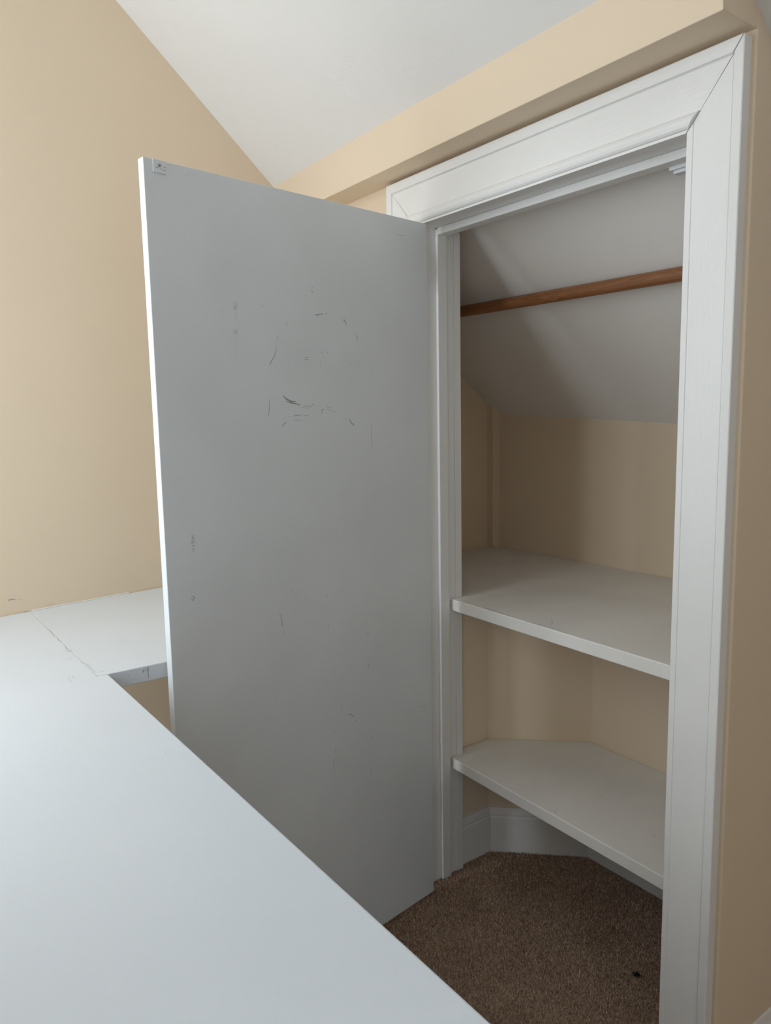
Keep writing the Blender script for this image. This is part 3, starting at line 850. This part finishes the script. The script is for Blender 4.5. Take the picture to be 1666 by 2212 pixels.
# two painted butt hinges between door and jamb
for zc in (1.585, 0.24):
    hg = MB()
    hg.obox(hp, D, DN, UP, -0.0016, 0.0, -DT + 0.002, -0.001, zc - 0.038, zc + 0.038)
    hg.box(0.0, 0.0018, 0.008, 0.05, zc - 0.038, zc + 0.038)
    hg.tube((0.013, 0.002, zc - 0.038), (0.013, 0.002, zc + 0.038), 0.006, 14)
    hg.build('hinge', M['trim'], door)

# ================================================================ things
# hanging rod
RY, RZ = 0.33, 1.5245
rod = empty('closet_rod', (0.1, RY, RZ)); tag(rod, 'varnished wooden hanging rod high in the closet', 'closet rod')
MB().tube((UX + 0.002, RY, RZ + 0.001), (XI - 0.002, RY, RZ - 0.006), 0.0155, 40).build('rod', M['wood'], rod, smooth=False)
for x0, x1 in ((UX + 0.0005, UX + 0.016), (XI - 0.016, XI - 0.0005)):
    MB().tube((x0, RY, RZ - 0.002), (x1, RY, RZ - 0.002), 0.024, 28).build('rod_socket', M['trim'], rod)

# shelves
FU = lambda x: 0.1055 - 0.0365 * x
up = [(0.0004, FU(0)), (W - 0.0004, FU(W)), (W - 0.0004, YB + 0.003), (XI - 0.001, YB + 0.003), (XI - 0.001, YK - 0.001), (UX + 0.001, YK - 0.001), (UX + 0.001, YB + 0.003), (0.0004, YB + 0.003)]
s1 = empty('closet_shelf', (0.2, 0.4, ZU - 0.03)); tag(s1, 'upper white closet shelf, level with the middle of the doorway', 'shelf', group='painted closet shelves')
MB().prism(up, ZU - 0.030, ZU).build('shelf_board', M['shelf'], s1, bevel=0.0022)
dk, lt = strokes(SHELF_MARKS, lambda x, y: (x, y, ZU), (0, 0, 1))
dk.build('paint_scratches', M['scuff'], s1, kind='stuff'); lt.build('paint_flakes', M['chip_light'], s1, kind='stuff')
FL = lambda x: 0.103 - 0.024 * x
lp = [(0.0004, FL(0)), (W - 0.0004, FL(W)), (W - 0.0004, YB + 0.003), (XI - 0.001, YB + 0.003), (XI - 0.001, DY1 - 0.001), (DX1 + 0.0, DY1 - 0.001), (LX + 0.001, DY0), (LX + 0.001, YB + 0.003), (0.0004, YB + 0.003)]
s2_ = empty('closet_shelf', (0.3, 0.3, ZL - 0.029)); tag(s2_, 'lower white closet shelf just above the carpet', 'shelf', group='painted closet shelves')
MB().prism(lp, ZL - 0.029, ZL).build('shelf_board', M['shelf'], s2_, bevel=0.0022)
dk, lt = strokes(LSHELF_MARKS, lambda x, y: (x, y, ZL), (0, 0, 1))
dk.build('paint_scratches', M['scuff'], s2_, kind='stuff')

# desk along the window wall and its return against the gable wall
ZD, TD = 0.79, 0.030
XD1, YD0 = 1.27, -1.55
desk = empty('desk', (0.4, -1.3, 0)); tag(desk, 'large white painted desk top in the foreground', 'desk')
dpoly = [(gable_x(-0.8035) + 0.0015, -0.8035), (0.1005, -0.8035), (0.1035, -0.786), (XD1, -0.786), (XD1, YD0), (gable_x(YD0) + 0.0015, YD0)]
dpoly = dpoly[::-1]
MB().prism(dpoly, ZD - TD, ZD).build('desk_top', M['desk'], desk, bevel=0.003, seg=3)
MB().box(0.02, 0.045, YD0 + 0.02, -0.83, 0.0072, ZD - TD).build('light_block_panel', M['desk'], desk, bevel=0.002)  # unseen panel, added to block the low fill light from the casing
for yl in (YD0 + 0.05, -0.88):
    MB().box(XD1 - 0.09, XD1 - 0.04, yl - 0.025, yl + 0.025, 0.0072, ZD - TD).build('leg', M['desk'], desk, bevel=0.003)
MB().prism([(gable_x(YD0) + 0.004, YD0 + 0.02), (gable_x(YD0) + 0.03, YD0 + 0.02), (gable_x(-0.84) + 0.03, -0.84), (gable_x(-0.84) + 0.004, -0.84)], ZD - TD - 0.04, ZD - TD).build('wall_cleat', M['desk'], desk)
ret = empty('desk_return', (-0.2, -0.4, ZD - 0.03)); tag(ret, 'white corner shelf between the desk and the cream wall behind the door', 'shelf')
yr0 = -0.8028
rpoly = [(gable_x(yr0) + 0.0015, yr0), (0.1005, yr0), (0.1005, -0.655), (0.002, YW - 0.001), (-WL - 0.003, YW - 0.001), (gable_x(YW) + 0.0015, YW - 0.001)]
MB().prism(rpoly, ZD - 0.0305, ZD - 0.0004).build('shelf_board', M['desk'], ret, bevel=0.0016)
MB().box(gable_x(-0.80) + 0.004, 0.0985, -0.8062, -0.8002, ZD - 0.004, ZD - 0.0005).build('joint_filler', M['desk'], desk, label='paint-filled joint')
on_ret = [q for q in DESK_MARKS if sum(p[1] for p in q[2]) / len(q[2]) > -0.80]
strokes(on_ret, lambda x, y: (x, y, ZD - 0.0004), (0, 0, 1))[0].build('paint_cracks', M['crack'], ret, kind='stuff')
dk, lt = strokes([q for q in DESK_MARKS if q not in on_ret], lambda x, y: (x, y, ZD), (0, 0, 1))
dk.build('paint_cracks', M['crack'], desk, kind='stuff', label='cracked paint along the joint'); lt.build('paint_flakes', M['chip_light'], desk, kind='stuff')
# worn pencil-grey smears on the front edge of the return
ew = [(2.2, 0, [(-0.724, ZD - 0.007), (-0.7235, ZD - 0.012)]), (1.6, 0, [(-0.7215, ZD - 0.006), (-0.7225, ZD - 0.011)]), (2.0, 0, [(-0.7145, ZD - 0.003), (-0.7145, ZD - 0.009), (-0.715, ZD - 0.014), (-0.7145, ZD - 0.025)]), (1.2, 0, [(-0.72, ZD - 0.005), (-0.7165, ZD - 0.011)]), (1.4, 0, [(-0.7515, ZD - 0.012), (-0.7495, ZD - 0.010)])]
strokes(ew, lambda y, z: (0.1005, y, z), (1, 0, 0))[0].build('edge_wear', M['crack'], ret, kind='stuff')
# caulk bead where the tops meet the wall
ck = MB()
for ya, yb in ((-0.80, -0.70), (-0.698, -0.56)):
    ck.tube((gable_x(ya) + 0.0012, ya, ZD + 0.0008), (gable_x(yb) + 0.0012, yb, ZD + 0.0008), 0.0016, 8)
ck.build('caulk_bead', M['caulk'], ret, kind='stuff')
dk, lt = strokes(GABLE_MARKS, lambda s, z: g0 + gd * s + UP * z, gn)
dk.build('scuff_mark', M['scuff'], gable, kind='stuff')

# lint on the carpet
rl = random.Random(8)
ln = MB()
for k in range(9):
    a = rl.uniform(0, 6.28); r = rl.uniform(0, 0.004)
    x, y = 0.533 + r * 1.3 * math.cos(a), 0.175 + r * 0.7 * math.sin(a)
    b = rl.uniform(0, 3.14); l = rl.uniform(0.002, 0.006)
    ln.tube((x - l * math.cos(b), y - l * math.sin(b), 0.006 + rl.uniform(0, 0.002)), (x + l * math.cos(b), y + l * math.sin(b), 0.007 + rl.uniform(0, 0.003)), rl.uniform(0.0015, 0.003), 8)
tag(ln.build('lint_scrap', M['lint'], loc=(0.533, 0.175, 0.0)), 'small black scrap of lint on the brown carpet', 'lint')

# carpet pile
rs = np.random.default_rng(4)
NB = 150000
bx = rs.uniform(-0.05, 1.05, NB * 2); by_ = rs.uniform(-0.62, 0.462, NB * 2)
NO = 380000                                                           # the rest of the room
ox = rs.uniform(-0.6, 2.95, NO); oy = rs.uniform(-1.6, 0.73, NO)
far = (ox > 1.05) | (oy < -0.62) | ((ox > W) & (oy > 0.0)) | ((ox < 0.0) & (oy < 0.02))
far &= ~((ox < XR + 0.016) & (oy > -0.002)) & (ox > gable_x(0.0) + 0.06)
ok = np.ones(NB * 2, bool)
ok &= ~((bx < 0.0) & (by_ > 0.0) & (by_ < YB))                       # jamb
ok &= ~((bx < LX + 0.012) & (by_ >= 0))
ok &= ~((bx > W) & (by_ > -0.002))
ok &= ~((by_ - DY0) > (bx - LX) * (DY1 - DY0) / (DX1 - LX) - 0.016)   # slanted corner
ok &= by_ < DY1 - 0.015
bx, by_ = np.concatenate([bx[ok][:NB], ox[far]]), np.concatenate([by_[ok][:NB], oy[far]])
n_ = len(bx)
ang = rs.uniform(0, 2 * np.pi, n_); wid = rs.uniform(0.0007, 0.0013, n_); hgt = rs.uniform(0.0035, 0.0072, n_)
la = rs.uniform(0, 2 * np.pi, n_); lean = rs.uniform(0, 0.0045, n_)
V = np.empty((n_, 3, 3), np.float32)
V[:, 0] = np.stack([bx - wid * np.cos(ang), by_ - wid * np.sin(ang), np.full(n_, -0.0005)], 1)
V[:, 1] = np.stack([bx + wid * np.cos(ang), by_ + wid * np.sin(ang), np.full(n_, -0.0005)], 1)
V[:, 2] = np.stack([bx + lean * np.cos(la), by_ + lean * np.sin(la), hgt], 1)
me = bpy.data.meshes.new('carpet_pile')
me.vertices.add(n_ * 3); me.vertices.foreach_set('co', V.ravel())
me.loops.add(n_ * 3); me.loops.foreach_set('vertex_index', np.arange(n_ * 3, dtype=np.int32))
me.polygons.add(n_); me.polygons.foreach_set('loop_start', np.arange(0, n_ * 3, 3, dtype=np.int32))
me.update(); me.validate()
me.materials.append(M['pile'])
po = bpy.data.objects.new('carpet_pile', me); COL.objects.link(po)
tag(po, 'short brown carpet pile on the floor under the closet door', 'carpet', kind='stuff')
